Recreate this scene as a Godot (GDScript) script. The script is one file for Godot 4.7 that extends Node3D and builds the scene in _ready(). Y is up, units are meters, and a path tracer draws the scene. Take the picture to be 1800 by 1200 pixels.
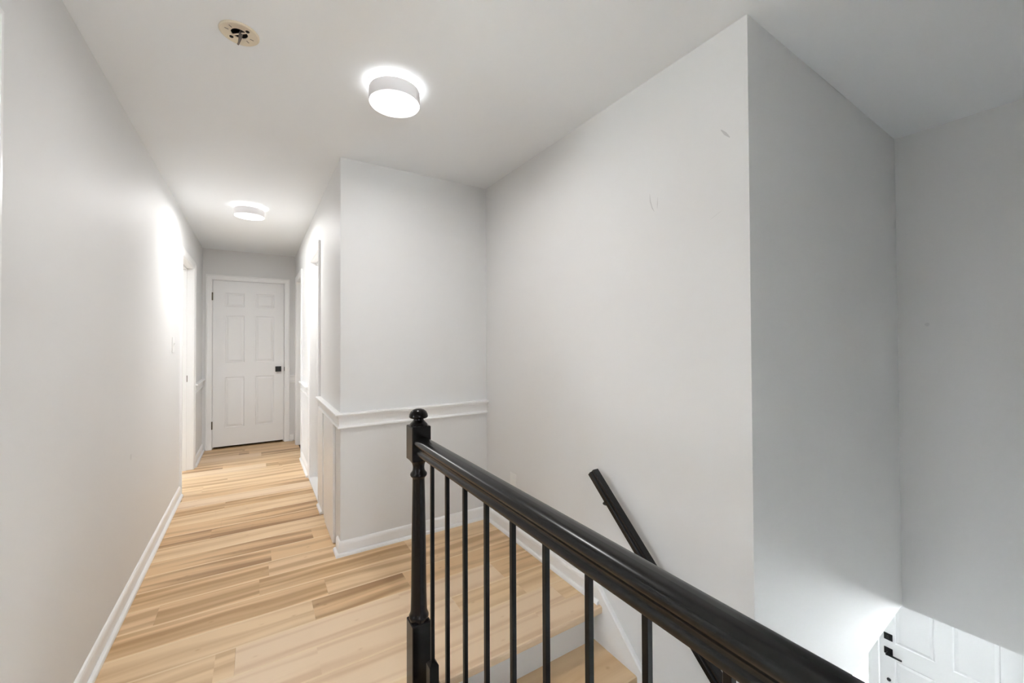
extends Node3D

# ---------------------------------------------------------------- measures (metres; hall runs along -z, y = 0 is the upper floor)
const CEIL := 2.44
const XL := -0.551          # left wall of the hall
const XR := 0.438           # right wall of the hall
const XS := 1.453           # wall on the far side of the stairs
const ZE := -6.15           # end wall of the hall
const ZB := -2.687          # wall that faces the camera, with the chair rail
const ZC := -0.763          # edge where the stair wall ends
const XF := 3.083           # wall above the front door
const LOW := -2.69          # lower floor
const XD := 5.3             # front door wall
const ZK := 2.4             # back of the hall
const RISE := 0.1921
const RUN := 0.215
const NOSE := -1.482

var M := {}
var used := {}

func _ready() -> void:
	# ------------------------------------------------------------ camera
	var cam := Camera3D.new()
	cam.name = "camera"
	var yaw := deg_to_rad(32.0036)
	var pit := deg_to_rad(0.7408)
	var rol := deg_to_rad(-0.2665)
	var rt := Vector3(cos(yaw), 0, sin(yaw))
	var fw := Vector3(sin(yaw), 0, -cos(yaw))
	var up := Vector3.UP * cos(pit) - fw * sin(pit)
	var fo := fw * cos(pit) + Vector3.UP * sin(pit)
	cam.transform = Transform3D(Basis(rt * cos(rol) + up * sin(rol), up * cos(rol) - rt * sin(rol), -fo), Vector3(0, 1.29963, 0))
	cam.projection = Camera3D.PROJECTION_FRUSTUM
	cam.near = 0.05
	cam.far = 60.0
	cam.size = 1200.0 / 719.291 * cam.near
	cam.frustum_offset = Vector2(0, -9.7726 / 719.291 * cam.near)
	cam.current = true
	add_child(cam)
	# ------------------------------------------------------------ sky: an even bright overcast, seen only through the panes by the front door
	var sm := ProceduralSkyMaterial.new()
	sm.sky_top_color = Color(0.95, 0.968, 1.0)
	sm.sky_horizon_color = Color(0.96, 0.975, 1.0)
	sm.ground_bottom_color = Color(0.55, 0.57, 0.6)
	sm.ground_horizon_color = Color(0.86, 0.87, 0.88)
	sm.sky_energy_multiplier = 1.0
	var sun := DirectionalLight3D.new()      # high sun along the house, on the ground outside; no beam enters
	sun.name = "sun"
	sun.light_energy = 4.7
	sun.light_color = Color(0.955, 0.98, 1.0)
	sun.light_angular_distance = 2.0
	sun.shadow_enabled = true
	sun.sky_mode = DirectionalLight3D.SKY_MODE_LIGHT_ONLY
	sun.transform = Transform3D(Basis.looking_at(Vector3(0.0, -1.0, 0.4)), Vector3(8, 6, -6))
	add_child(sun)
	var sky := Sky.new()
	sky.sky_material = sm
	var env := Environment.new()
	env.background_mode = Environment.BG_SKY
	env.sky = sky
	env.background_energy_multiplier = 1.1
	env.tonemap_mode = Environment.TONE_MAPPER_LINEAR
	env.tonemap_exposure = 11.2
	env.sdfgi_enabled = true
	env.ssao_enabled = true
	env.ssil_enabled = true
	var we := WorldEnvironment.new()
	we.name = "world_environment"
	we.environment = env
	add_child(we)
	materials()
	shell()
	floors()
	trims()
	doors()
	stairs()
	railing()
	wall_rail()
	lamps()
	small_things()
	lower_hall()

# ================================================================ materials
func mat(called: String, c: Color, rough: float, spec := 0.5) -> StandardMaterial3D:
	var m := StandardMaterial3D.new()
	m.resource_name = called
	m.albedo_color = c
	m.roughness = rough
	m.metallic_specular = spec
	return m

func materials() -> void:
	M.wall = mat("eggshell wall paint", Color(0.91, 0.91, 0.906), 0.55, 0.28)
	var n := FastNoiseLite.new()
	n.seed = 11
	n.frequency = 0.012
	n.fractal_octaves = 3
	var nt := NoiseTexture2D.new()
	nt.width = 512
	nt.height = 512
	nt.seamless = true
	nt.as_normal_map = true
	nt.bump_strength = 3.0
	nt.noise = n
	M.wall.normal_enabled = true
	M.wall.normal_texture = nt
	M.wall.normal_scale = 0.10
	M.wall.uv1_triplanar = true
	M.wall.uv1_world_triplanar = true
	M.wall.uv1_scale = Vector3(0.55, 0.55, 0.55)
	M.ceiling = mat("flat ceiling paint", Color(0.952, 0.962, 0.968), 0.9, 0.3)
	M.trim = mat("white trim paint", Color(0.97, 0.97, 0.967), 0.32)
	M.door = mat("white door paint", Color(0.95, 0.95, 0.948), 0.38)
	M.black = mat("satin black wood", Color(0.075, 0.073, 0.072), 0.24, 0.42)
	M.iron = mat("black iron", Color(0.05, 0.05, 0.052), 0.34, 0.3)
	M.newel = mat("dark espresso wood", Color(0.06, 0.05, 0.047), 0.2, 0.34)
	M.hardware = mat("matt black hardware", Color(0.05, 0.05, 0.052), 0.45)
	M.brass = mat("aged hinge metal", Color(0.42, 0.38, 0.31), 0.4)
	M.brass.metallic = 0.8
	M.plastic = mat("white switch plastic", Color(0.94, 0.94, 0.93), 0.3)
	M.sub = mat("subfloor", Color(0.28, 0.22, 0.17), 0.9)
	M.band = mat("satin white lamp metal", Color(0.95, 0.935, 0.935), 0.5)
	M.beige = mat("old ivory plastic", Color(0.89, 0.84, 0.75), 0.55)
	M.dark = mat("dark box inside", Color(0.09, 0.07, 0.06), 0.8)
	M.wire = mat("grey wire", Color(0.50, 0.46, 0.43), 0.6)
	M.scuff = mat("grey scuff", Color(0.80, 0.797, 0.795), 0.6)
	M.smudge = mat("faint smudge", Color(0.865, 0.865, 0.862), 0.7)
	M.threshold = mat("white marble threshold", Color(0.95, 0.95, 0.95), 0.25)
	M.concrete = mat("pale concrete", Color(0.86, 0.86, 0.85), 0.9)
	M.tile = mat("pale grey floor tile", Color(0.68, 0.67, 0.65), 0.5)
	M.disc = mat("glowing acrylic disc", Color(0.9, 0.9, 0.9), 0.4)
	M.disc.emission_enabled = true
	M.disc.emission = Color(1.0, 1.0, 0.995)
	M.disc.emission_energy_multiplier = 0.2
	M.ring = mat("glowing acrylic ring", Color(0.9, 0.9, 0.9), 0.4)
	M.ring.emission_enabled = true
	M.ring.emission = Color(0.98, 0.99, 1.0)
	M.ring.emission_energy_multiplier = 0.6
	M.glass = mat("clear pane", Color(1, 1, 1, 0.06), 0.02)
	M.glass.transparency = BaseMaterial3D.TRANSPARENCY_ALPHA
	M.oak = []
	# [pale, dark, amount of dark streaks, seed, knots]
	var kinds := [
		[Color8(238, 211, 175), Color8(206, 171, 130), 0.75, 3],
		[Color8(236, 207, 170), Color8(196, 160, 120), 0.85, 8],
		[Color8(229, 196, 155), Color8(170, 134, 97), 1.0, 15],
		[Color8(240, 216, 188), Color8(217, 185, 152), 0.7, 21],
		[Color8(235, 204, 163), Color8(188, 151, 109), 1.0, 33],
		[Color8(216, 180, 138), Color8(164, 128, 92), 0.95, 41],
	]
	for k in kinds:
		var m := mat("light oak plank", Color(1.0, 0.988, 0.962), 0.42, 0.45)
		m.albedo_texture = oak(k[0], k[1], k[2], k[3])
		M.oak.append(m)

func oak(pale: Color, dark: Color, amount: float, sd: int) -> ImageTexture:
	var w := 768
	var h := 144
	var broad := FastNoiseLite.new()
	broad.seed = sd
	broad.frequency = 1.0
	broad.fractal_octaves = 2
	var fine := FastNoiseLite.new()
	fine.seed = sd + 100
	fine.frequency = 1.0
	fine.fractal_octaves = 2
	var bytes := PackedByteArray()
	bytes.resize(w * h * 3)
	var rng := RandomNumberGenerator.new()
	rng.seed = sd
	var lean := rng.randf_range(0.2, 0.42) * (1.0 if sd % 2 else -1.0)
	var knots := []
	for i in 3:
		knots.append(Vector3(rng.randf_range(0.1, 0.9), rng.randf_range(0.2, 0.8), rng.randf_range(0.5, 1.0)))
	for y in h:
		var v := float(y) / h
		for x in w:
			var u := float(x) / w
			var bend := 0.0
			var spot := 0.0
			for k in knots:
				var dx: float = (u - k.x) * 1.22
				var dy: float = (v - k.y) * 0.179
				var d2 := dx * dx * 0.12 + dy * dy
				bend += (dy / 0.179) * 0.12 * exp(-d2 / 0.0009) * k.z
				spot += exp(-(dx * dx * 0.25 + dy * dy) / 0.000022) * k.z
			var vv := v + bend + broad.get_noise_2d(u * 1.3 - 70.0, v * 1.1) * 0.14
			var a := broad.get_noise_2d(u * 0.5, vv * 2.0)
			var b := broad.get_noise_2d(u * 1.0 + 40.0, vv * 5.0)
			var c := fine.get_noise_2d(u * 9.0, vv * 46.0)
			var t := clampf(0.42 + (v - 0.5) * lean + a * 1.45 + b * 0.22, 0.0, 1.0) * amount + c * 0.055
			t = clampf(t + spot * 0.6, 0.0, 1.0)
			var col := pale.lerp(dark, t)
			if v < 0.034 or v > 0.966:   # light caught on the board edges, painted in as paler lines
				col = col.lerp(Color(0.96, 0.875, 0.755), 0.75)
			var i := (y * w + x) * 3
			bytes[i] = int(clampf(col.r, 0, 1) * 255.0)
			bytes[i + 1] = int(clampf(col.g, 0, 1) * 255.0)
			bytes[i + 2] = int(clampf(col.b, 0, 1) * 255.0)
	return ImageTexture.create_from_image(Image.create_from_data(w, h, false, Image.FORMAT_RGB8, bytes))

# ================================================================ mesh helpers
func mb() -> SurfaceTool:
	var st := SurfaceTool.new()
	st.begin(Mesh.PRIMITIVE_TRIANGLES)
	st.set_smooth_group(-1)
	return st

func tri(st: SurfaceTool, a: Vector3, b: Vector3, c: Vector3) -> void:   # counter-clockwise from outside; stored clockwise
	st.add_vertex(a)
	st.add_vertex(c)
	st.add_vertex(b)

func out4(st: SurfaceTool, a: Vector3, b: Vector3, c: Vector3, d: Vector3, mid: Vector3) -> void:
	var n := (b - a).cross(c - a)
	if n.length_squared() < 1e-16:
		n = (c - a).cross(d - a)
	if n.dot((a + b + c + d) / 4.0 - mid) >= 0.0:
		tri(st, a, b, c)
		tri(st, a, c, d)
	else:
		tri(st, a, c, b)
		tri(st, a, d, c)

func box(st: SurfaceTool, lo: Vector3, hi: Vector3, bev := 0.0, xf := Transform3D.IDENTITY) -> void:
	var mid := xf * ((lo + hi) / 2.0)
	var p := {}
	for sx in 2:
		for sy in 2:
			for sz in 2:
				var e := Vector3(hi.x if sx else lo.x, hi.y if sy else lo.y, hi.z if sz else lo.z)
				var i := Vector3(-bev if sx else bev, -bev if sy else bev, -bev if sz else bev)
				var k := sx * 4 + sy * 2 + sz
				p[[k, 0]] = xf * (e + Vector3(0, i.y, i.z))
				p[[k, 1]] = xf * (e + Vector3(i.x, 0, i.z))
				p[[k, 2]] = xf * (e + Vector3(i.x, i.y, 0))
	var bit := [4, 2, 1]
	for ax in 3:
		var a1: int = bit[(ax + 1) % 3]
		var a2: int = bit[(ax + 2) % 3]
		for s in 2:
			var k: int = bit[ax] * s
			out4(st, p[[k, ax]], p[[k + a1, ax]], p[[k + a1 + a2, ax]], p[[k + a2, ax]], mid)
	if bev <= 0.0:
		return
	for ax in 3:   # edges along ax
		var b1 := (ax + 1) % 3
		var b2 := (ax + 2) % 3
		for s1 in 2:
			for s2 in 2:
				var k0: int = bit[b1] * s1 + bit[b2] * s2
				var k1: int = k0 + bit[ax]
				out4(st, p[[k0, b1]], p[[k1, b1]], p[[k1, b2]], p[[k0, b2]], mid)
	for k in 8:
		var a: Vector3 = p[[k, 0]]
		var b: Vector3 = p[[k, 1]]
		var c: Vector3 = p[[k, 2]]
		if (b - a).cross(c - a).dot((a + b + c) / 3.0 - mid) > 0:
			tri(st, a, b, c)
		else:
			tri(st, a, c, b)

func xsort(v: Array) -> PackedVector2Array:
	var out := PackedVector2Array()
	for i in range(0, v.size(), 2):
		out.append(Vector2(v[i], v[i + 1]))
	return out

# a closed profile in the plane (u, v) drawn out along w; k0 and k1 slant the two ends with the profile's u (mitres)
func extrude(st: SurfaceTool, prof: PackedVector2Array, o: Vector3, u: Vector3, v: Vector3, w: Vector3, k0 := 0.0, k1 := 0.0, smooth := false) -> void:
	var n := prof.size()
	var area := 0.0
	for i in n:
		area += prof[i].cross(prof[(i + 1) % n])
	var flip := area * u.cross(v).dot(w) < 0.0
	var d := w.normalized()
	var a := []
	var b := []
	for q in prof:
		var base := o + u * q.x + v * q.y
		a.append(base + d * (k0 * q.x))
		b.append(base + w + d * (k1 * q.x))
	var group := 1
	for i in n:
		var j := (i + 1) % n
		if smooth:
			var e0 := prof[i] - prof[(i + n - 1) % n]
			var e1 := prof[j] - prof[i]
			if absf(e0.angle_to(e1)) > 0.7:
				group = group % 28 + 1
			st.set_smooth_group(group)
		if flip:
			tri(st, a[i], b[j], a[j])
			tri(st, a[i], b[i], b[j])
		else:
			tri(st, a[i], a[j], b[j])
			tri(st, a[i], b[j], b[i])
	st.set_smooth_group(-1)
	var t := Geometry2D.triangulate_polygon(prof)
	for i in range(0, t.size(), 3):
		for e in 2:
			var s: Array = b if e else a
			var want := d if e else -d
			if (s[t[i + 1]] - s[t[i]]).cross(s[t[i + 2]] - s[t[i]]).dot(want) > 0:
				tri(st, s[t[i]], s[t[i + 1]], s[t[i + 2]])
			else:
				tri(st, s[t[i]], s[t[i + 2]], s[t[i + 1]])

# profile of (radius, height) turned about a vertical axis; runs upwards on the outside
func lathe(st: SurfaceTool, prof: PackedVector2Array, c: Vector3, seg := 32, xf := Transform3D.IDENTITY) -> void:
	var group := 1
	for i in prof.size() - 1:
		var e := prof[i + 1] - prof[i]
		if i > 0 and absf((prof[i] - prof[i - 1]).angle_to(e)) > 0.75:
			group = group % 28 + 1
		st.set_smooth_group(group)
		for k in seg:
			var t0 := TAU * k / seg
			var t1 := TAU * (k + 1) / seg
			var d0 := Vector3(cos(t0), 0, sin(t0))
			var d1 := Vector3(cos(t1), 0, sin(t1))
			var dm := Vector3(cos((t0 + t1) / 2), 0, sin((t0 + t1) / 2))
			var want := xf.basis * (dm * e.y + Vector3.UP * -e.x)
			var a := xf * (c + d0 * prof[i].x + Vector3.UP * prof[i].y)
			var b := xf * (c + d1 * prof[i].x + Vector3.UP * prof[i].y)
			var g := xf * (c + d1 * prof[i + 1].x + Vector3.UP * prof[i + 1].y)
			var h := xf * (c + d0 * prof[i + 1].x + Vector3.UP * prof[i + 1].y)
			for f in [[a, b, g], [a, g, h]]:
				var nn: Vector3 = (f[1] - f[0]).cross(f[2] - f[0])
				if nn.length_squared() < 1e-18:
					continue
				if nn.dot(want) > 0:
					tri(st, f[0], f[1], f[2])
				else:
					tri(st, f[0], f[2], f[1])
	st.set_smooth_group(-1)

func tube(st: SurfaceTool, pts: Array, r: float, seg := 8) -> void:
	var rings := []
	for i in pts.size():
		var t: Vector3 = (pts[mini(i + 1, pts.size() - 1)] - pts[maxi(i - 1, 0)]).normalized()
		var s := t.cross(Vector3(0.3, 0.1, 0.95)).normalized()
		var q := t.cross(s)
		var ring := []
		for k in seg:
			ring.append(pts[i] + (s * cos(TAU * k / seg) + q * sin(TAU * k / seg)) * r)
		rings.append(ring)
	st.set_smooth_group(1)
	for i in pts.size() - 1:
		for k in seg:
			var j := (k + 1) % seg
			out4(st, rings[i][k], rings[i][j], rings[i + 1][j], rings[i + 1][k], (pts[i] + pts[i + 1]) / 2.0)
	st.set_smooth_group(-1)
	for e in [0, pts.size() - 1]:
		var away: Vector3 = pts[1] if e == 0 else pts[pts.size() - 2]
		for k in range(1, seg - 1):
			out4(st, rings[e][0], rings[e][k], rings[e][k + 1], rings[e][k + 1], away)

func put(st: SurfaceTool, called: String, m: Material, parent: Node = self) -> MeshInstance3D:
	st.generate_normals()
	var o := MeshInstance3D.new()
	o.mesh = st.commit()
	o.set_surface_override_material(0, m)
	o.name = free_name(called, parent)
	parent.add_child(o, true)
	return o

func free_name(called: String, parent: Node) -> String:
	var key := [parent.get_instance_id(), called]
	var k: int = used.get(key, 0)
	used[key] = k + 1
	return called if k == 0 else "%s_%03d" % [called, k]

func thing(called: String, label: String, category: String, at := Vector3.ZERO, group := "", kind := "") -> Node3D:
	var o := Node3D.new()
	o.name = free_name(called, self)
	add_child(o)
	o.position = at
	return tag(o, label, category, group, kind)

func tag(o: Node3D, label: String, category := "", group := "", kind := "") -> Node3D:
	o.set_meta("label", label)
	if category:
		o.set_meta("category", category)
	if group:
		o.set_meta("group", group)
	if kind:
		o.set_meta("kind", kind)
	return o

func slab(called: String, boxes: Array, m: Material, label: String, category: String) -> MeshInstance3D:
	var st := mb()
	for b in boxes:
		box(st, b[0], b[1])
	var o := put(st, called, m)
	tag(o, label, category, "", "structure")
	return o

func V(x: float, y: float, z: float) -> Vector3:
	return Vector3(x, y, z)

# boxes of a wall along z at x0..x1 with openings [z0, z1, y0, y1] sorted from far to near
func holed_z(x0: float, x1: float, z0: float, z1: float, y0: float, y1: float, holes: Array) -> Array:
	var out := []
	var z := z0
	for h in holes:
		out.append([V(x0, y0, z), V(x1, y1, h[0])])
		if h[2] > y0:
			out.append([V(x0, y0, h[0]), V(x1, h[2], h[1])])
		if h[3] < y1:
			out.append([V(x0, h[3], h[0]), V(x1, y1, h[1])])
		z = h[1]
	out.append([V(x0, y0, z), V(x1, y1, z1)])
	return out

# ================================================================ the shell
func shell() -> void:
	slab("wall_left", holed_z(XL - 0.12, XL, ZE - 0.12, ZK, 0.0, CEIL, [[-5.31, -4.51, 0.0, 2.075], [-1.46, -0.66, 0.0, 2.075]]), M.wall,
		"long off-white hallway wall on the left, shiny where the lamps reflect", "wall")
	var st := mb()
	box(st, V(XL, 0, ZE - 0.12), V(-0.468, CEIL, ZE))
	box(st, V(0.326, 0, ZE - 0.12), V(XR, CEIL, ZE))
	box(st, V(-0.468, 2.08, ZE - 0.12), V(0.326, CEIL, ZE))
	tag(put(st, "wall_end", M.wall), "narrow off-white wall around the closed door at the hall's end", "wall", "", "structure")
	slab("wall_right", holed_z(XR, XR + 0.12, ZE - 0.12, ZB - 0.12, 0.0, CEIL, [[-5.85, -5.19, 0.0, 2.075], [-4.33, -3.67, 0.0, 2.075]]), M.wall,
		"off-white hallway wall on the right with two cased doorways", "wall")
	slab("wall_middle", [[V(XR, 0, ZB - 0.12), V(XS, CEIL, ZB)]], M.wall,
		"off-white wall above and below the chair rail, facing the newel post", "wall")
	var sw := slab("wall_stair", [[V(XS, -0.31, ZB - 0.12), V(XS + 0.12, CEIL, ZC - 0.12)], [V(XS, LOW, ZB - 0.12), V(XS + 0.12, -0.31, ZC)]], M.wall,
		"broad off-white wall beside the stairs, behind the black wall handrail", "wall")
	scuffs(sw)
	# the return wall past the stair wall's edge; it hangs above the lower hall
	st = mb()
	var al := V(XF - XS, 0, -0.808 - ZC).normalized()
	var wl := (XF - XS) / al.x
	extrude(st, xsort([0, -0.31, wl, -0.19, wl + 0.10, -0.19, wl + 0.10, CEIL, 0, CEIL]), V(XS, 0, ZC), al, Vector3.UP, V(0, 0, -0.12))
	var fm := put(st, "wall_return", M.wall)
	tag(fm, "grey shaded return wall beyond the stair wall's edge, lit from below", "wall", "", "structure")
	slab("wall_front", [[V(XF, -0.20, -0.81), V(XF + 0.12, CEIL, ZK)]], M.wall,
		"grey shaded wall that hangs above the white front door", "wall")
	smudge(get_node("wall_left"), V(XL + 0.0006, 0.708, -2.859), Vector3.RIGHT, 0.016)
	smudge(get_node("wall_front"), V(XF - 0.0006, 1.38, -0.687), Vector3.LEFT, 0.010)
	slab("wall_back", [[V(XL - 0.12, LOW, ZK), V(XD + 0.12, 0.75, ZK + 0.12)], [V(XL - 0.12, 2.1, ZK), V(XD + 0.12, CEIL, ZK + 0.12)], [V(XL - 0.12, 0.75, ZK), V(-0.46, 2.1, ZK + 0.12)], [V(0.36, 0.75, ZK), V(XD + 0.12, 2.1, ZK + 0.12)], [V(0.45, 0.0, 0.80), V(0.572, CEIL, ZK)]], M.wall, "off-white walls behind the viewer, with a partition added to block window light", "wall")  # last box is an added partition that keeps hall window light off wall_return
	slab("wall_stairwell", [[V(0.45, LOW, NOSE + 0.02), V(0.572, -0.02, ZK)]], M.wall, "white wall below the guard rail on the near side of the stairs", "wall")
	# added slabs that stop daylight leaking through the doorways, and the unseen bedrooms
	slab("wall_light_seal", [[V(0.565, 0, ZE - 0.12), V(0.70, CEIL, ZB - 0.12)]], M.wall, "slab added behind the cased doorways to seal out daylight", "wall")
	slab("wall_beyond", [[V(XL - 0.12, -0.2, ZE - 0.60), V(0.70, CEIL + 0.16, ZE - 0.48)], [V(XL - 0.24, -0.2, ZE - 0.60), V(XL - 0.12, CEIL + 0.16, ZE - 0.12)], [V(0.558, -0.2, ZE - 0.60), V(0.70, CEIL + 0.16, ZE - 0.12)],
		[V(XL - 0.12, CEIL, ZE - 0.60), V(0.70, CEIL + 0.16, ZE - 0.12)], [V(XL - 0.12, -0.2, ZE - 0.60), V(0.70, -0.012, ZE - 0.12)]], M.sub, "dark box added behind the end door to keep daylight out of its gap", "wall")  # added dark box; keeps sky light out of the gap under the door
	var bx := -3.7
	slab("wall_bedroom", holed_z(bx - 0.12, bx, -6.4, 0.9, 0.0, CEIL, [[-5.65, -4.35, 0.75, 2.05], [-1.5, -0.6, 0.75, 2.0]]) + [[V(bx, 0, -2.5), V(XL - 0.12, CEIL, -2.38)], [V(bx, 0, -6.4), V(XL - 0.12, CEIL, -6.28)], [V(bx, 0, 0.78), V(XL - 0.12, CEIL, 0.9)]], M.wall, "white walls of the two unseen bedrooms on the left, window openings added for daylight", "wall")  # window openings out of view, added to bring daylight into the hall
	slab("ceiling_bedroom", [[V(bx - 0.12, CEIL, -6.4), V(XL - 0.12, CEIL + 0.16, 0.9)]], M.ceiling, "white ceiling of the bedrooms behind the left wall", "ceiling")
	slab("floor_bedroom", [[V(bx - 0.12, -0.2, -6.4), V(XL - 0.12, 0.0, 0.9)]], M.oak[0], "oak floor of the bedrooms behind the left wall", "floor")
	# ceiling with the opening of the electrical box
	var c := CSGCombiner3D.new()
	c.name = "ceiling"
	var b := CSGBox3D.new()
	b.name = "slab"
	b.size = V(3.203 - (XL - 0.12), 0.16, ZK + 0.12 - (ZE - 0.12))
	b.position = V((3.203 + XL - 0.12) / 2, CEIL + 0.08, (ZK + ZE) / 2)
	b.material = M.ceiling
	c.add_child(b)
	var hole := CSGCylinder3D.new()
	hole.name = "opening"
	hole.radius = 0.031
	hole.height = 0.2
	hole.sides = 24
	hole.operation = CSGShape3D.OPERATION_SUBTRACTION
	hole.position = V(-0.056, CEIL + 0.03, -1.797)
	hole.material = M.dark
	c.add_child(hole)
	add_child(c)
	tag(c, "flat off-white ceiling over the hall and the stairwell", "ceiling", "", "structure")

func scuffs(wall: Node3D) -> void:
	# short arcs and rubs on the paint, a hair proud of it
	var marks := [
		[[V(0, 1.938, -1.186), V(0, 1.905, -1.183), V(0, 1.875, -1.174), V(0, 1.855, -1.163)], 0.0022],
		[[V(0, 1.912, -1.145), V(0, 1.885, -1.146), V(0, 1.862, -1.148)], 0.0014],
		[[V(0, 2.076, -0.862), V(0, 2.055, -0.846), V(0, 2.034, -0.829)], 0.005],
		[[V(0, 1.757, -0.905), V(0, 1.775, -0.865)], 0.0016],
	]
	for m in marks:
		var st := mb()
		var p: Array = m[0]
		for i in p.size() - 1:
			var w0: float = m[1] * (0.3 if i == 0 else 1.0)
			var w1: float = m[1] * (0.3 if i == p.size() - 2 else 1.0)
			var a: Vector3 = p[i]
			var b: Vector3 = p[i + 1]
			var s := Vector3.RIGHT.cross(b - a).normalized()
			a.x = XS - 0.0006
			b.x = XS - 0.0006
			out4(st, a + s * w0, b + s * w1, b - s * w1, a - s * w0, V(9, 2, -1))
		put(st, "scuff", M.scuff, wall)

func smudge(wall: Node3D, at: Vector3, n: Vector3, rad: float) -> void:
	var st := mb()
	var s := n.cross(Vector3.UP)
	for k in 14:
		var a := TAU * k / 14
		var b := TAU * (k + 1) / 14
		tri(st, at, at + (s * cos(a) + Vector3.UP * sin(a)) * rad, at + (s * cos(b) + Vector3.UP * sin(b)) * rad)
	put(st, "smudge", M.smudge, wall)

# ================================================================ floors
func plank(parent: Node3D, x0: float, x1: float, z0: float, z1: float, kind: int, rng: RandomNumberGenerator, lay: Vector2, y := 0.0) -> void:
	var st := mb()
	var g := 0.0002
	var bv := 0.0012
	var t := 0.012
	x0 += g
	x1 -= g
	z0 += g
	z1 -= g
	var u0 := rng.randf() if lay.x < 0.0 else lay.x + x0 / 1.22
	var flip := rng.randf() < 0.5 if lay.x < 0.0 else lay.y > 0.5
	var uv := func(p: Vector3) -> Vector2:
		var v := (p.z - z0) / (z1 - z0)
		v = clampf(v, 0.004, 0.996)
		return Vector2(u0 + (p.x - x0) / 1.22, 1.0 - v if flip else v)
	var q := [V(x0 + bv, y, z0 + bv), V(x1 - bv, y, z0 + bv), V(x1 - bv, y, z1 - bv), V(x0 + bv, y, z1 - bv)]
	var r := [V(x0, y - bv * 0.35, z0), V(x1, y - bv * 0.35, z0), V(x1, y - bv * 0.35, z1), V(x0, y - bv * 0.35, z1)]
	var faces := [[q[0], q[1], q[2], q[3]]]
	for i in 4:
		var j := (i + 1) % 4
		faces.append([r[i], r[j], q[j], q[i]])
		faces.append([r[i] - V(0, t - bv * 0.35, 0), r[j] - V(0, t - bv * 0.35, 0), r[j], r[i]])
	var mid := V((x0 + x1) / 2, y - t / 2, (z0 + z1) / 2)
	for f in faces:
		var n: Vector3 = (f[1] - f[0]).cross(f[2] - f[0])
		var o: Array = f
		if n.dot((f[0] + f[1] + f[2] + f[3]) / 4.0 - mid) < 0:
			o = [f[3], f[2], f[1], f[0]]
		for k in [0, 2, 1, 0, 3, 2]:
			st.set_uv(uv.call(o[k]))
			st.add_vertex(o[k])
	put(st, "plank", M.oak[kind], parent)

func floors() -> void:
	var st := mb()
	box(st, V(XL - 0.12, -0.20, ZE - 0.12), V(0.572, -0.012, ZK))
	box(st, V(0.572, -0.20, ZE - 0.12), V(XS, -0.012, NOSE - 0.075))
	var f := put(st, "floor", M.sub)
	tag(f, "light oak plank floor of the upper hall and landing", "floor", "", "structure")
	var rng := RandomNumberGenerator.new()
	rng.seed = 77
	# rows of boards across the hall, 179 mm wide; the end joints that the photograph shows are given
	var known := {0: [-0.38, 0.844], 1: [-0.07, 1.165], 2: [0.24], 3: [-0.98, 0.32], 4: [-0.40, 0.82], 5: [0.065], 6: [-0.30], 7: [0.28], -1: [0.10, 1.33]}
	var tone := {-1: [3, 3, 0], 0: [1, 3, 0], 1: [0, 3, 2], 2: [0, 2, 2], 3: [4, 1, 1], 4: [1, 4, 0], 5: [4, 1], 6: [2, 2], 7: [2, 1], 8: [0, 3], 9: [5, 2], 10: [2, 2], 11: [0, 0], 12: [4, 1], 13: [3, 0], 14: [2, 5], 15: [0, 3], 16: [1, 2], 17: [0, 0]}
	for j in range(-23, 25):
		var z1 := -1.765 - 0.179 * j
		var z0 := maxf(z1 - 0.179, ZE - 0.12)
		var ends: Array = known.get(j, [])
		if ends.is_empty():
			var s := rng.randf_range(-0.55, 0.35)
			ends = [s, s + 1.22]
		var x_max := XS if z1 < -1.55 and z0 > ZB - 0.2 else 0.572
		var cuts := [XL - 0.10]
		for e in ends:
			if e > XL - 0.02 and e < x_max - 0.04:
				cuts.append(e)
		cuts.append(x_max)
		if z0 < ZB and z1 <= ZB + 0.02:
			cuts[-1] = XR + 0.02
		var lay := Vector2(rng.randf(), rng.randf()) if j > 5 else Vector2(-1, 0)   # boards of a far row run on with one grain
		for k in cuts.size() - 1:
			var tk: Array = tone.get(j, [])
			var kind: int = tk[mini(k if j < 6 else 0, tk.size() - 1)] if tk.size() else rng.randi_range(0, 4)
			var zz1 := z1
			if j == -2:
				zz1 = z1
			if j == -1 and cuts[k + 1] > 0.58:      # the board at the stair edge is ripped narrower beyond the post
				if cuts[k] < 0.572:
					plank(f, cuts[k], 0.572, z0, z1, kind, rng, lay)
					plank(f, 0.572, cuts[k + 1], z0, -1.621, kind, rng, lay)
				else:
					plank(f, cuts[k], cuts[k + 1], z0, -1.621, kind, rng, lay)
			else:
				plank(f, cuts[k], cuts[k + 1], z0, zz1, kind, rng, lay)

# ================================================================ trims
func base_profile() -> PackedVector2Array:   # u away from the wall, v up
	return xsort([0, 0, 0.029, 0, 0.029, 0.008, 0.0265, 0.0145, 0.021, 0.0185, 0.0145, 0.0195, 0.0118, 0.0175, 0.0118, 0.0205, 0.0128, 0.0215, 0.0128, 0.066, 0.0105, 0.076, 0.006, 0.083, 0.0, 0.086])

func rail_profile() -> PackedVector2Array:
	var y := 0.866
	return xsort([0, y - 0.096, 0.010, y - 0.096, 0.0165, y - 0.0955, 0.0185, y - 0.090, 0.0165, y - 0.083, 0.012, y - 0.080, 0.0085, y - 0.0785, 0.0085, y - 0.075, 0.0105, y - 0.048, 0.0125, y - 0.034, 0.0155, y - 0.026, 0.0165, y - 0.020, 0.0165, y - 0.0145,
		0.035, y - 0.0145, 0.0365, y - 0.008, 0.035, y - 0.001, 0.032, y, 0, y])

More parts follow.
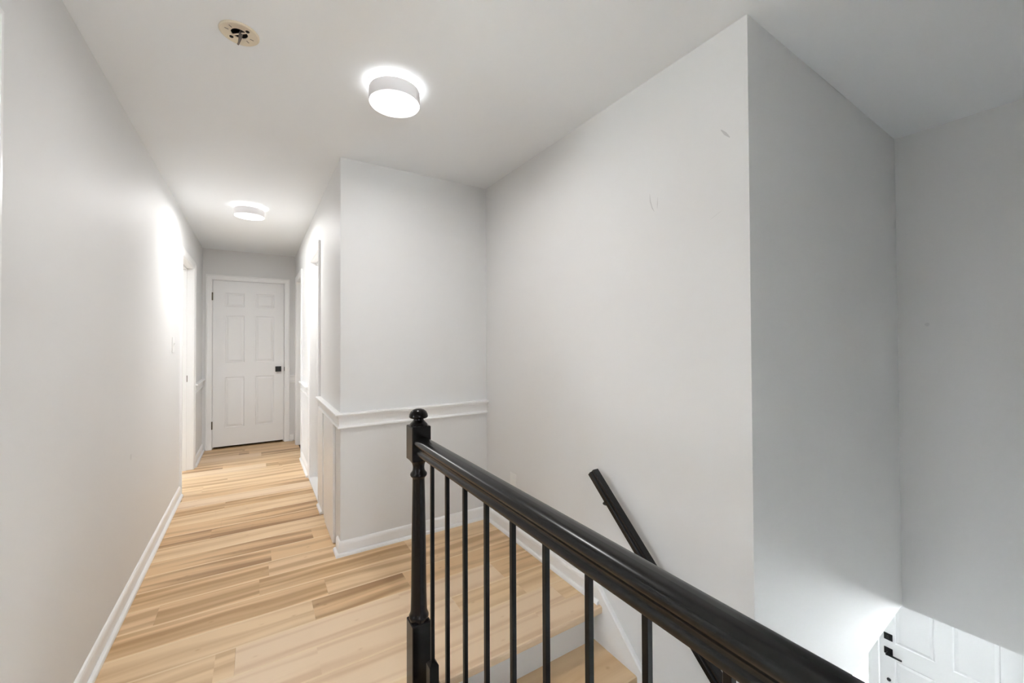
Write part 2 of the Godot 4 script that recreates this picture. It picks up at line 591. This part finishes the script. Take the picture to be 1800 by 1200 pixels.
# runs: [x, z] points on the wall face with the wall to the left of travel turned by side; mitred where they meet
func run(called: String, prof: PackedVector2Array, a: Vector3, b: Vector3, outward: Vector3, m0: float, m1: float, label: String, cat: String) -> void:
	var st := mb()
	extrude(st, prof, a, outward, Vector3.UP, b - a, m0, m1)
	tag(put(st, called, M.trim), label, cat, "", "structure")

func trims() -> void:
	var bp := base_profile()
	var rp := rail_profile()
	run("baseboard_left", bp, V(XL, 0, -1.52), V(XL, 0, -4.445), Vector3.RIGHT, 0, 0, "long white baseboard along the left hallway wall", "baseboard")
	run("baseboard_left_far", bp, V(XL, 0, -5.375), V(XL, 0, ZE), Vector3.RIGHT, 0, 0, "short white baseboard between the left doorway and the end wall", "baseboard")
	run("baseboard_end", bp, V(0.378, 0, ZE), V(XR, 0, ZE), V(0, 0, 1), 0, -1, "tiny white baseboard piece right of the end door", "baseboard")
	run("baseboard_right_far", bp, V(XR, 0, -5.13), V(XR, 0, -4.39), V(-1, 0, 0), 0, 0, "white baseboard between the two doorways on the right", "baseboard")
	run("baseboard_right", bp, V(XR, 0, -3.60), V(XR, 0, -3.40), V(-1, 0, 0), 0, 0, "stub of white baseboard beside the nearer right doorway", "baseboard")
	# wraps the corner of the chair rail wall
	var st := mb()
	extrude(st, bp, V(XR, 0, -2.775), V(-1, 0, 0), Vector3.UP, V(0, 0, ZB + 2.775), 0, 1)
	extrude(st, bp, V(XR, 0, ZB), V(0, 0, 1), Vector3.UP, V(XS - XR, 0, 0), -1, -1)
	tag(put(st, "baseboard_middle", M.trim), "white baseboard below the chair rail, wrapping the hall corner", "baseboard", "", "structure")
	run("baseboard_stair", bp, V(XS, 0, ZB), V(XS, 0, -1.502), V(-1, 0, 0), 1, 0, "white baseboard on the stair wall down to the top step", "baseboard")
	# chair rails
	st = mb()
	extrude(st, rp, V(XR, 0, -3.603), V(-1, 0, 0), Vector3.UP, V(0, 0, ZB + 3.603), 0, 1)
	extrude(st, rp, V(XR, 0, ZB), V(0, 0, 1), Vector3.UP, V(XS - XR, 0, 0), -1, 0)
	tag(put(st, "trim_1", M.trim), "white chair rail behind the newel post, wrapping the hall corner", "chair rail", "", "structure")
	run("trim_2", rp, V(XR, 0, -5.13), V(XR, 0, -4.39), V(-1, 0, 0), 0, 0, "short white chair rail between the two doorways on the right", "chair rail")
	run("trim_3", rp, V(XL, 0, -5.375), V(XL, 0, ZE), Vector3.RIGHT, 0, 0, "short white chair rail between the left doorway and the end wall", "chair rail")
	run("trim_4", rp, V(0.378, 0, ZE), V(XR, 0, ZE), V(0, 0, 1), 0, 0, "tiny white chair rail piece right of the end door", "chair rail")
	# upright boards under the chair rail on the hall side of the corner
	var w := Node3D.new()
	w.name = "trim_5"
	add_child(w)
	tag(w, "white upright boards under the chair rail on the hall side of the corner", "panelling", "", "structure")
	for p in [[-3.60, -3.36, 0.017, 0.087], [-3.345, -3.25, 0.010, 0.0], [-3.245, -2.87, 0.016, 0.0]]:
		st = mb()
		box(st, V(XR - p[2], p[3], p[0]), V(XR, 0.772, p[1]), 0.002)
		put(st, "board", M.trim, w)

# ================================================================ doors
# casing profile: u across from the opening's edge outwards, v away from the wall
func casing_profile(wd := 0.062) -> PackedVector2Array:
	return xsort([0, 0, wd, 0, wd, 0.017, wd - 0.012, 0.018, wd - 0.016, 0.014, 0.016, 0.0125, 0.008, 0.011, 0.002, 0.008, 0, 0.005])

# a casing of two legs and a head in the plane (along, up), standing proud along n
func casing(parent: Node3D, o: Vector3, along: Vector3, n: Vector3, a: float, b: float, top: float, wd := 0.062) -> void:
	var cp := casing_profile(wd)
	var st := mb()
	extrude(st, cp, o + along * a, -along, n, V(0, top, 0), 0, 1)
	put(st, "casing", M.trim, parent)
	st = mb()
	extrude(st, cp, o + along * b, along, n, V(0, top, 0), 0, 1)
	put(st, "casing", M.trim, parent)
	st = mb()
	extrude(st, cp, o + along * a + V(0, top, 0), Vector3.UP, n, along * (b - a), -1, 1)
	put(st, "casing", M.trim, parent)

func jamb(parent: Node3D, o: Vector3, along: Vector3, n: Vector3, a: float, b: float, top: float, depth: float) -> void:
	var t := 0.018
	var xf := Transform3D(Basis(along, Vector3.UP, n), o)
	if xf.basis.determinant() < 0:
		xf.basis.z = n
	var st := mb()
	box(st, V(a - t, 0, -depth), V(a, top + t, 0), 0.001, xf)
	box(st, V(b, 0, -depth), V(b + t, top + t, 0), 0.001, xf)
	box(st, V(a, top, -depth), V(b, top + t, 0), 0.001, xf)
	# stops
	box(st, V(a, 0, -depth * 0.72), V(a + 0.011, top, -depth * 0.42), 0.001, xf)
	box(st, V(b - 0.011, 0, -depth * 0.72), V(b, top, -depth * 0.42), 0.001, xf)
	box(st, V(a, top - 0.011, -depth * 0.72), V(b, top, -depth * 0.42), 0.001, xf)
	put(st, "jamb", M.trim, parent)

# six-panel leaf in its own axes: x along, y up, z out of the face; panels are [x0, x1, y0, y1]
func leaf(parent: Node3D, w: float, h: float, panels: Array, m: Material) -> Node3D:
	var l := Node3D.new()
	l.name = free_name("door_leaf", parent)
	parent.add_child(l)
	var st := mb()
	box(st, V(0, 0, -0.036), V(w, h, -0.010))
	var xs := [0.0, w]
	var ys := [0.0, h]
	for p in panels:
		for x in [p[0], p[1]]:
			if not xs.has(x):
				xs.append(x)
		for y in [p[2], p[3]]:
			if not ys.has(y):
				ys.append(y)
	xs.sort()
	ys.sort()
	for i in xs.size() - 1:
		for j in ys.size() - 1:
			var cx: float = (xs[i] + xs[i + 1]) / 2
			var cy: float = (ys[j] + ys[j + 1]) / 2
			var inside := false
			for p in panels:
				if cx > p[0] and cx < p[1] and cy > p[2] and cy < p[3]:
					inside = true
			if not inside:
				box(st, V(xs[i], ys[j], -0.010), V(xs[i + 1], ys[j + 1], 0))
	put(st, "frame", m, l)
	for p in panels:
		st = mb()
		var steps := [[0.0, 0.0], [0.007, -0.008], [0.013, -0.0085], [0.034, -0.0015]]
		var prev := []
		for s in steps:
			var i: float = s[0]
			var z: float = s[1]
			var ring := [V(p[0] + i, p[2] + i, z), V(p[1] - i, p[2] + i, z), V(p[1] - i, p[3] - i, z), V(p[0] + i, p[3] - i, z)]
			if prev.size():
				for k in 4:
					out4(st, prev[k], prev[(k + 1) % 4], ring[(k + 1) % 4], ring[k], V((p[0] + p[1]) / 2, (p[2] + p[3]) / 2, -5))
			prev = ring
		out4(st, prev[0], prev[1], prev[2], prev[3], V(0, 0, -5))
		put(st, "panel", m, l)
	return l

func doors() -> void:
	var six := [[0.124, 0.324, 0.225, 0.845], [0.441, 0.645, 0.225, 0.845], [0.124, 0.324, 1.025, 1.605], [0.441, 0.645, 1.025, 1.605], [0.124, 0.324, 1.715, 1.890], [0.441, 0.645, 1.715, 1.890]]
	# end of the hall
	var d := thing("door_1", "closed white six-panel door at the end of the hallway", "door", V(0, 0, ZE), "", "structure")
	casing(d, Vector3.ZERO, Vector3.RIGHT, V(0, 0, 1), -0.455, 0.313, 2.066)
	jamb(d, Vector3.ZERO, Vector3.RIGHT, V(0, 0, 1), -0.4525, 0.3105, 2.0645, 0.12)
	var l := leaf(d, 0.757, 2.035, six, M.door)
	l.position = V(-0.4495, 0.027, 0.001)
	var st := mb()
	box(st, V(0.660, 0.892, 0), V(0.728, 0.960, 0.007), 0.002)
	lathe(st, xsort([0.0, 0.0, 0.011, 0.0, 0.011, 0.03, 0.0, 0.03]), Vector3.ZERO, 16, Transform3D(Basis(Vector3.RIGHT, PI / 2), V(0.694, 0.926, 0.006)))
	box(st, V(0.665, 0.897, 0.032), V(0.723, 0.955, 0.052), 0.003)
	tag(put(st, "knob", M.hardware, l), "square matt black door knob")
	st = mb()
	box(st, V(0.3105, 0.925, -0.030), V(0.3155, 0.978, 0.0195), 0.001)
	put(st, "strike_plate", M.hardware, d)
	for y in [0.295, 1.862]:
		st = mb()
		lathe(st, xsort([0.0, -0.048, 0.005, -0.048, 0.0065, -0.044, 0.0065, 0.044, 0.005, 0.048, 0.0, 0.048]), V(-0.4525, y, 0.0175), 12)
		box(st, V(-0.4535, y - 0.044, -0.02), V(-0.4485, y + 0.044, 0.015))
		tag(put(st, "hinge", M.brass, d), "dull brass door hinge")
	# doorway on the left near the end
	d = thing("door_2", "white cased doorway in the left wall near the end door, its door open", "doorway", V(XL, 0, 0), "", "structure")
	casing(d, Vector3.ZERO, V(0, 0, 1), Vector3.RIGHT, -5.31, -4.51, 2.062)
	jamb(d, Vector3.ZERO, V(0, 0, 1), Vector3.RIGHT, -5.306, -4.514, 2.06, 0.12)
	l = leaf(d, 0.79, 2.03, six, M.door)
	l.transform = Transform3D(Basis(Vector3.UP, PI), V(-0.125, 0.015, -4.50))   # swung open into the room
	st = mb()
	box(st, V(-0.072, 0.90, -5.3065), V(-0.045, 0.965, -5.3045), 0.0005)
	put(st, "strike_plate", M.brass, d)
	# doorway on the left beside the viewer
	d = thing("door_3", "white cased doorway in the left wall beside the viewer, its door open", "doorway", V(XL, 0, 0), "", "structure")
	casing(d, Vector3.ZERO, V(0, 0, 1), Vector3.RIGHT, -1.46, -0.66, 2.062)
	jamb(d, Vector3.ZERO, V(0, 0, 1), Vector3.RIGHT, -1.456, -0.664, 2.06, 0.12)
	l = leaf(d, 0.79, 2.03, six, M.door)
	l.transform = Transform3D(Basis(Vector3.UP, PI), V(-0.125, 0.012, -0.70))   # swung open into the bright bedroom
	# doorways on the right
	d = thing("door_4", "white cased doorway on the right beside the chair rail corner", "doorway", V(XR, 0, 0), "", "structure")
	casing(d, Vector3.ZERO, V(0, 0, 1), V(-1, 0, 0), -4.33, -3.67, 2.062)
	jamb(d, Vector3.ZERO, V(0, 0, 1), V(-1, 0, 0), -4.327, -3.673, 2.06, 0.12)
	l = leaf(d, 0.65, 2.03, [], M.door)
	l.transform = Transform3D(Basis(Vector3.UP, -PI / 2), V(0.088, 0.02, -4.325))
	st = mb()
	box(st, V(-0.012, -0.002, -4.327), V(0.115, 0.016, -3.673), 0.003)
	put(st, "threshold", M.threshold, d)
	d = thing("door_5", "white cased doorway on the right nearest the end door", "doorway", V(XR, 0, 0), "", "structure")
	casing(d, Vector3.ZERO, V(0, 0, 1), V(-1, 0, 0), -5.85, -5.19, 2.062)
	jamb(d, Vector3.ZERO, V(0, 0, 1), V(-1, 0, 0), -5.847, -5.193, 2.06, 0.12)
	l = leaf(d, 0.65, 2.03, [], M.door)
	l.transform = Transform3D(Basis(Vector3.UP, -PI / 2), V(0.07, 0.012, -5.845))

# ================================================================ stairs
func stairs() -> void:
	var s := thing("staircase", "staircase of oak treads and white risers going down behind the black balusters", "stairs")
	var rng := RandomNumberGenerator.new()
	rng.seed = 5
	var x0 := 0.574
	var x1 := XS - 0.013
	for k in 14:
		var y := -RISE * k
		var nz := NOSE + RUN * k
		var st := mb()
		# tread or nosing board with a rounded front
		var back := 0.138 if k == 0 else RUN + 0.058
		var x1k := XS - 0.001 if k == 0 else x1
		var u0 := rng.randf()
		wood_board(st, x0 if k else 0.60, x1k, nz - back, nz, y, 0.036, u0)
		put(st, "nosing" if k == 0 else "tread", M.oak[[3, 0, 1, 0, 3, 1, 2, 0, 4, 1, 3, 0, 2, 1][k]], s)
		st = mb()
		box(st, V(x0, y - RISE, nz - 0.074), V(XS - 0.001 if k == 0 else x1, y - 0.036, nz - 0.058))
		put(st, "riser", M.trim, s)
	# skirt board on the stair wall with its cap moulding
	var z_a := -1.502
	var y_a := 0.086
	var z_b := NOSE + RUN * 13.3
	var y_b := y_a - (z_b - z_a) * RISE / RUN
	var st := mb()
	extrude(st, xsort([z_a, y_a, z_a, -0.0, z_a - 0.04, -0.04, z_a - 0.04, -0.45, z_b, y_b - 0.62, z_b, y_b]), V(XS - 0.0145, 0, 0), V(0, 0, 1), Vector3.UP, V(0.0145, 0, 0))
	var tr := thing("trim_6", "white sloping skirt board along the stair wall beside the steps", "skirt board", Vector3.ZERO, "", "structure")
	put(st, "skirt_board", M.trim, tr)
	st = mb()
	var dirv := (V(0, y_b, z_b) - V(0, y_a, z_a))
	var nrm := V(0, dirv.z, -dirv.y).normalized()
	extrude(st, xsort([0, -0.012, 0.006, -0.010, 0.009, -0.004, 0.006, 0.001, 0, 0.003]), V(XS - 0.0145, y_a, z_a), V(-1, 0, 0), nrm, dirv)
	put(st, "cap_moulding", M.trim, tr)

func wood_board(st: SurfaceTool, x0: float, x1: float, z0: float, z1: float, y: float, t: float, u0: float) -> void:
	# (z, y) outline with a rounded nose; wood grain along x
	var prof := [Vector2(z0, y), Vector2(z0, y - t), Vector2(z1 - 0.008, y - t), Vector2(z1 - 0.002, y - t + 0.003), Vector2(z1, y - t + 0.009), Vector2(z1, y - 0.009), Vector2(z1 - 0.002, y - 0.003), Vector2(z1 - 0.008, y)]
	var len := 0.0
	var n := prof.size()
	for i in n:
		var a: Vector2 = prof[i]
		var b: Vector2 = prof[(i + 1) % n]
		var e := a.distance_to(b)
		var q := [V(x0, a.y, a.x), V(x1, a.y, a.x), V(x1, b.y, b.x), V(x0, b.y, b.x)]
		var v0 := len / 0.33 * 0.9 + 0.05
		var v1 := (len + e) / 0.33 * 0.9 + 0.05
		var uvs := [Vector2(u0, v0), Vector2(u0 + (x1 - x0) / 1.22, v0), Vector2(u0 + (x1 - x0) / 1.22, v1), Vector2(u0, v1)]
		if i == n - 1:   # the top: across the board
			uvs = [Vector2(u0, 0.94), Vector2(u0 + (x1 - x0) / 1.22, 0.94), Vector2(u0 + (x1 - x0) / 1.22, 0.06), Vector2(u0, 0.06)]
		len += e
		var mid := V((x0 + x1) / 2, y - t / 2, (z0 + z1) / 2)
		var nn: Vector3 = (q[1] - q[0]).cross(q[2] - q[0])
		var order := [0, 2, 1, 0, 3, 2]
		if nn.dot((q[0] + q[2]) / 2.0 - mid) < 0:
			order = [0, 1, 2, 0, 2, 3]
		for k in order:
			st.set_uv(uvs[k])
			st.add_vertex(q[k])
	for x in [x0, x1]:
		var mid := V((x0 + x1) / 2, y - t / 2, (z0 + z1) / 2)
		for i in range(1, n - 1):
			var q := [V(x, prof[0].y, prof[0].x), V(x, prof[i].y, prof[i].x), V(x, prof[i + 1].y, prof[i + 1].x)]
			var nn: Vector3 = (q[1] - q[0]).cross(q[2] - q[0])
			var order := [0, 2, 1] if nn.dot(q[0] - mid) > 0 else [0, 1, 2]
			for k in order:
				st.set_uv(Vector2(u0 + q[k].z, 0.3 + q[k].y))
				st.add_vertex(q[k])

# ================================================================ guard railing
func railing() -> void:
	var px := 0.520
	var pz := -1.500
	var g := thing("guard_railing", "black guard railing with turned newel post and slim balusters at the stair opening", "railing", V(px, 0, pz))
	# newel post
	var h := 0.036
	var st := mb()
	box(st, V(-h, 0, -h), V(h, 0.262, h), 0.003)
	lathe(st, xsort([0.034, 0.262, 0.0345, 0.267, 0.0365, 0.272, 0.0365, 0.278, 0.034, 0.284, 0.0315, 0.290, 0.030, 0.300, 0.0285, 0.36, 0.0275, 0.45, 0.026, 0.58, 0.024, 0.70, 0.0225, 0.785, 0.024, 0.791, 0.029, 0.795, 0.0315, 0.801, 0.030, 0.807, 0.0255, 0.812, 0.0225, 0.818, 0.0215, 0.826, 0.022, 0.836, 0.025, 0.845, 0.031, 0.853, 0.0355, 0.859]), Vector3.ZERO, 40)
	box(st, V(-h, 0.857, -h), V(h, 0.985, h), 0.003)
	var nw := put(st, "newel_post", M.newel, g)
	st = mb()
	lathe(st, xsort([0.0335, 0.985, 0.033, 0.989, 0.028, 0.995, 0.021, 1.002, 0.0185, 1.007, 0.0185, 1.0115, 0.031, 1.013, 0.0345, 1.016, 0.0350, 1.020, 0.0335, 1.027, 0.029, 1.036, 0.021, 1.043, 0.011, 1.0465, 0.0, 1.0475]), Vector3.ZERO, 40)
	put(st, "finial", M.newel, nw)
	# hand rail
	var half := [0.0, 0.0, 0.010, -0.0006, 0.019, -0.0025, 0.0255, -0.0062, 0.0292, -0.0115, 0.0302, -0.0175, 0.0285, -0.0235, 0.0240, -0.0285, 0.0205, -0.0325, 0.0190, -0.0380, 0.0195, -0.0425, 0.0222, -0.0450, 0.0238, -0.0490, 0.0238, -0.0560, 0.0222, -0.0605, 0.0180, -0.0630]
	var prof := PackedVector2Array()
	for i in range(0, half.size(), 2):
		prof.append(Vector2(half[i], half[i + 1]))
	for i in range(half.size() - 2, 0, -2):
		prof.append(Vector2(-half[i], half[i + 1]))
	st = mb()
	extrude(st, prof, V(0, 0.945, h - 0.002), Vector3.RIGHT, Vector3.UP, V(0, 0, 0.80 + 1.5 - h), 0, 0, true)
	put(st, "handrail", M.black, g)
	# balusters, 132 mm apart
	var b := mb()
	box(b, V(-0.006, 0.18, -0.006), V(0.006, 0.886, 0.006), 0.0008)
	b.generate_normals()
	var bar := b.commit()
	b = mb()
	var a := 0.0165
	box(b, V(-a, 0, -a), V(a, 0.186, a), 0.0)
	var top := [V(-a, 0.186, -a), V(a, 0.186, -a), V(a, 0.186, a), V(-a, 0.186, a)]
	for k in 4:
		var p: Vector3 = top[k]
		var q: Vector3 = top[(k + 1) % 4]
		var s := V(0.5, 1, 0.5)
		out4(b, p, q, q * s + V(0, 0.011, 0), p * s + V(0, 0.011, 0), V(0, 0.1, 0))
	b.generate_normals()
	var shoe := b.commit()
	for k in 17:
		var o := MeshInstance3D.new()
		o.name = free_name("baluster", g)
		o.mesh = bar
		o.set_surface_override_material(0, M.iron)
		o.position = V(0, 0, 0.14 + 0.1318 * k)
		g.add_child(o)
		var s := MeshInstance3D.new()
		s.name = "shoe"
		s.mesh = shoe
		s.set_surface_override_material(0, M.iron)
		o.add_child(s)

# ================================================================ handrail on the stair wall
func wall_rail() -> void:
	var w := thing("wall_handrail", "black handrail fixed to the stair wall, sloping down behind the guard railing", "handrail", V(XS, 0, 0))
	var a := V(-0.055, 0.662, -1.492)
	var sl := 0.905
	var L := 2.75
	var d := V(0, -sl, 1).normalized()
	var nrm := V(0, 1, sl).normalized()
	# profile: u towards the stairs, v square to the slope
	var prof := xsort([0.020, -0.022, 0.024, -0.018, 0.024, 0.000, 0.022, 0.003, 0.0165, 0.005, 0.0165, 0.016, 0.013, 0.0205, -0.016, 0.0205, -0.020, 0.016, -0.020, -0.022])
	var st := mb()
	extrude(st, prof, a, V(-1, 0, 0), nrm, d * L)
	put(st, "rail", M.black, w)
	for t in [0.14, 1.35, 2.55]:
		st = mb()
		var p: Vector3 = a + d * t - nrm * 0.022
		tube(st, [p, p - nrm * 0.03, p - nrm * 0.045 + V(0.02, 0, 0), p - nrm * 0.05 + V(0.054, 0, 0)], 0.006, 10)
		lathe(st, xsort([0.0, 0.0, 0.024, 0.0, 0.024, 0.003, 0.018, 0.006, 0.0, 0.006]), Vector3.ZERO, 20, Transform3D(Basis(V(0, 0, 1), PI / 2), p - nrm * 0.05 + V(0.055, 0, 0)))
		put(st, "bracket", M.hardware, w)

# ================================================================ lamps
func lamp(called: String, label: String, at: Vector3, energy: float) -> void:
	var t := thing(called, label, "ceiling lamp", at, "round flush ceiling lamps in the hall")
	var st := mb()
	lathe(st, xsort([0.0, -0.003, 0.112, -0.003, 0.114, -0.002, 0.114, 0.0, 0.0, 0.0]), Vector3.ZERO, 64)
	put(st, "back_plate", M.band, t)
	st = mb()
	lathe(st, xsort([0.0, -0.022, 0.1085, -0.022, 0.1095, -0.021, 0.1095, -0.004, 0.1085, -0.003, 0.0, -0.003]), Vector3.ZERO, 64)
	put(st, "glowing_ring", M.ring, t)
	st = mb()
	lathe(st, xsort([0.103, -0.0795, 0.1085, -0.0795, 0.1095, -0.0785, 0.1095, -0.023, 0.1085, -0.022, 0.103, -0.022, 0.103, -0.0795]), Vector3.ZERO, 64)
	put(st, "shade_band", M.band, t)
	st = mb()
	lathe(st, xsort([0.0, -0.083, 0.104, -0.083, 0.107, -0.0822, 0.1085, -0.0795, 0.1025, -0.0790, 0.1025, -0.03, 0.0, -0.03]), Vector3.ZERO, 64)
	put(st, "diffuser", M.disc, t)
	var a := AreaLight3D.new()
	a.name = "lamp_light"
	a.area_size = Vector2(0.18, 0.18)
	a.light_color = Color(0.998, 0.992, 0.988)
	a.light_energy = energy
	a.area_range = 14.0
	a.shadow_enabled = true
	a.rotation = Vector3(-PI / 2, 0, 0)
	a.position = V(0, -0.0845, 0)
	t.add_child(a)

func lamps() -> void:
	lamp("ceiling_lamp", "round white drum ceiling lamp, the larger one, above the landing", V(0.5215, CEIL, -1.815), 0.080)
	lamp("ceiling_lamp", "round white drum ceiling lamp down the hall, nearer the end door", V(-0.052, CEIL, -4.085), 0.14)

# ================================================================ small fittings
func small_things() -> void:
	# open electrical box in the ceiling
	var t := thing("ceiling_box", "ivory mounting plate of an open ceiling box with loose wires hanging out", "electrical box", V(-0.056, CEIL, -1.797))
	var st := mb()
	lathe(st, xsort([0.0265, 0.0, 0.0265, -0.003, 0.029, -0.004, 0.050, -0.004, 0.054, -0.0065, 0.060, -0.0065, 0.0635, -0.003, 0.0635, 0.0]), Vector3.ZERO, 48)
	put(st, "mounting_plate", M.beige, t)
	st = mb()
	lathe(st, xsort([0.0305, 0.0, 0.0305, 0.07, 0.0, 0.07]), Vector3.ZERO, 24)
	put(st, "box_inside", M.dark, t)
	for a in [0.9, 0.9 + PI]:
		st = mb()
		lathe(st, xsort([0.0, -0.007, 0.0045, -0.007, 0.0065, -0.005, 0.0065, -0.001, 0.0, -0.001]), V(cos(a) * 0.041, 0, sin(a) * 0.037), 14)
		put(st, "screw", M.dark, t)
	for a in [2.3, 2.9, 5.4, 6.0]:
		st = mb()
		box(st, V(-0.006, -0.0048, -0.0013), V(0.006, -0.002, 0.0013), 0.0, Transform3D(Basis(Vector3.UP, -a), V(cos(a) * 0.040, 0, sin(a) * 0.040)))
		put(st, "slot", M.wire, t)
	st = mb()
	box(st, V(-0.0028, -0.0055, -0.029), V(0.0028, -0.003, 0.029), 0.0005, Transform3D(Basis(Vector3.UP, 0.9), V(-0.002, 0, 0)))
	put(st, "mounting_strap", M.beige, t)
	for k in 3:
		st = mb()
		var o := 0.003 * (k - 1)
		tube(st, [V(0.006 + o * 2, 0.05, -0.010 + o), V(0.007 + o, 0.012, -0.004), V(0.004 + o, -0.010, 0.010 - o), V(0.002 + o * 0.7, -0.032, 0.014 + o), V(-0.003 - o * 0.5, -0.046 - 0.003 * k, 0.011)], 0.003, 8)
		put(st, "wire", M.wire, t)
	# light switch on the left wall
	t = thing("light_switch", "white toggle light switch on the left wall beside the doorway", "light switch", V(XL, 1.285, -4.095))
	st = mb()
	box(st, V(0, -0.0585, -0.036), V(0.006, 0.0585, 0.036), 0.0025)
	put(st, "plate", M.plastic, t)
	st = mb()
	box(st, V(0.004, -0.012, -0.005), V(0.008, 0.012, 0.005), 0.0005)
	box(st, V(0.005, 0.0, -0.0035), V(0.018, 0.008, 0.0035), 0.001, Transform3D(Basis(V(0, 0, 1), 0.35), Vector3.ZERO))
	put(st, "toggle", M.plastic, t)
	# socket on the stair wall
	t = thing("wall_socket", "white socket plate low on the stair wall, above the black rail", "socket", V(XS, 0.366, -2.315))
	st = mb()
	box(st, V(-0.006, -0.058, -0.036), V(0, 0.058, 0.036), 0.0025)
	put(st, "plate", M.plastic, t)
	for y in [-0.02, 0.02]:
		st = mb()
		box(st, V(-0.0075, y - 0.0145, -0.017), V(-0.005, y + 0.0145, 0.017), 0.001)
		put(st, "outlet", M.plastic, t)

# ================================================================ lower hall with the front door
func lower_hall() -> void:
	slab("floor_lower", [[V(0.45, LOW - 0.15, -2.92), V(XD + 0.12, LOW, ZK)]], M.tile, "pale grey floor of the lower hall at the foot of the stairs", "floor")
	slab("ceiling_lower", [[V(XS + 0.12, -0.19, -2.80), V(XD, 0.0, -0.90)], [V(XF + 0.12, -0.19, -0.90), V(XD, 0.0, ZK)]], M.ceiling, "white ceiling of the lower hall around the front door", "ceiling")
	slab("wall_lower", [[V(XS + 0.12, LOW, -2.92), V(XD, -0.19, -2.80)]], M.wall, "white back wall of the lower hall", "wall")
	var zs := -2.03
	slab("wall_door", holed_z(XD, XD + 0.14, -2.92, ZK, LOW, 0.0, [[zs, -0.575, LOW, -0.60], [0.05, 2.25, -1.52, -0.25]]), M.wall, "white front wall of the lower hall around the door and its side panes", "wall")
	# front door with its frame
	var d := thing("door_6", "white six-panel front door with black deadbolt and lever, seen below the hanging wall", "door", V(XD, LOW, 0), "", "structure")
	var st := mb()
	box(st, V(-0.01, 0, -1.657), V(0.12, 2.09, -1.572), 0.002)
	box(st, V(-0.01, 0, -0.657), V(0.12, 2.09, -0.575), 0.002)
	box(st, V(-0.01, 2.045, zs), V(0.12, 2.09, -0.575), 0.002)
	put(st, "frame", M.trim, d)
	var six := [[0.117, 0.397, 0.24, 0.84], [0.513, 0.793, 0.24, 0.84], [0.117, 0.397, 1.00, 1.60], [0.513, 0.793, 1.00, 1.60], [0.117, 0.397, 1.71, 1.90], [0.513, 0.793, 1.71, 1.90]]
	var l := leaf(d, 0.91, 2.03, six, M.door)
	l.transform = Transform3D(Basis(Vector3.UP, -PI / 2), V(0.012, 0.008, -1.569))
	for y in [1.045, 0.905]:
		st = mb()
		box(st, V(0.036, y - 0.033, 0), V(0.102, y + 0.033, 0.009), 0.003)
		if y > 1.0:
			box(st, V(0.064, y - 0.014, 0.009), V(0.074, y + 0.014, 0.022), 0.002)
			tag(put(st, "deadbolt", M.hardware, l), "square black deadbolt")
		else:
			lathe(st, xsort([0.0, 0.0, 0.010, 0.0, 0.010, 0.05, 0.0, 0.05]), Vector3.ZERO, 14, Transform3D(Basis(Vector3.RIGHT, PI / 2), V(0.069, y - 0.012, 0.006)))
			box(st, V(0.060, y - 0.021, 0.042), V(0.180, y - 0.005, 0.056), 0.003)
			tag(put(st, "lever", M.hardware, l), "square black door lever")
	st = mb()
	lathe(st, xsort([0.0, 0.0, 0.016, 0.0, 0.016, 0.008, 0.010, 0.016, 0.0, 0.018]), Vector3.ZERO, 18, Transform3D(Basis(Vector3.RIGHT, PI / 2), V(0.069, 0.625, 0)))
	put(st, "small_lock", M.hardware, l)
	st = mb()
	box(st, V(-0.0115, 0.985, -1.600), V(-0.009, 1.03, -1.588), 0.0005)
	put(st, "strike_plate", M.brass, d)
	# panes beside the door and the window in the same wall
	var panes := [[zs, -1.657, 0.12, 2.045, "tall bright pane left of the front door"], [0.05, 2.25, 1.27, 2.44, "wide window in the front wall of the lower hall"]]
	for k in panes.size():
		var p: Array = panes[k]
		var w := thing("window_%d" % (k + 1), p[4], "window", V(XD, LOW, 0), "", "structure")
		st = mb()
		var e := 0.0 if k == 0 else 0.03
		box(st, V(0.02, p[2] - 0.12, p[0]), V(0.11, p[2], p[1]), 0.002)
		box(st, V(0.02, p[3] - 0.03, p[0]), V(0.11, p[3], p[1]), 0.002)
		box(st, V(0.02, p[2], p[0]), V(0.11, p[3] - 0.03, p[0] + 0.03), 0.002)
		if e > 0:
			box(st, V(0.02, p[2], p[1] - e), V(0.11, p[3] - 0.03, p[1]), 0.002)
		put(st, "window_frame", M.trim, w)
		st = mb()
		box(st, V(0.062, p[2], p[0] + 0.03), V(0.067, p[3] - 0.03, p[1] - e))
		put(st, "pane", M.glass, w)
	var hw := thing("window_4", "unseen window added behind the viewer to send daylight down the hall", "window", V(0, 0, ZK), "", "structure")  # unseen window, added to brighten the hall from behind
	st = mb()
	box(st, V(-0.46, 0.75, 0.02), V(0.36, 0.79, 0.10), 0.002)
	box(st, V(-0.46, 2.06, 0.02), V(0.36, 2.10, 0.10), 0.002)
	box(st, V(-0.46, 0.79, 0.02), V(-0.42, 2.06, 0.10), 0.002)
	box(st, V(0.32, 0.79, 0.02), V(0.36, 2.06, 0.10), 0.002)
	put(st, "window_frame", M.trim, hw)
	st = mb()
	box(st, V(-0.42, 0.79, 0.058), V(0.32, 2.06, 0.063))
	put(st, "pane", M.glass, hw)
	slab("ground", [[V(XD + 0.14, LOW - 0.25, -9.0), V(XD + 16.0, LOW - 0.1, 9.0)], [V(-22.0, LOW - 0.25, -9.0), V(-3.9, LOW - 0.1, 9.0)], [V(-3.9, LOW - 0.25, 2.6), V(XD + 0.14, LOW - 0.1, 22.0)]], M.concrete, "pale concrete ground outside the house", "ground")
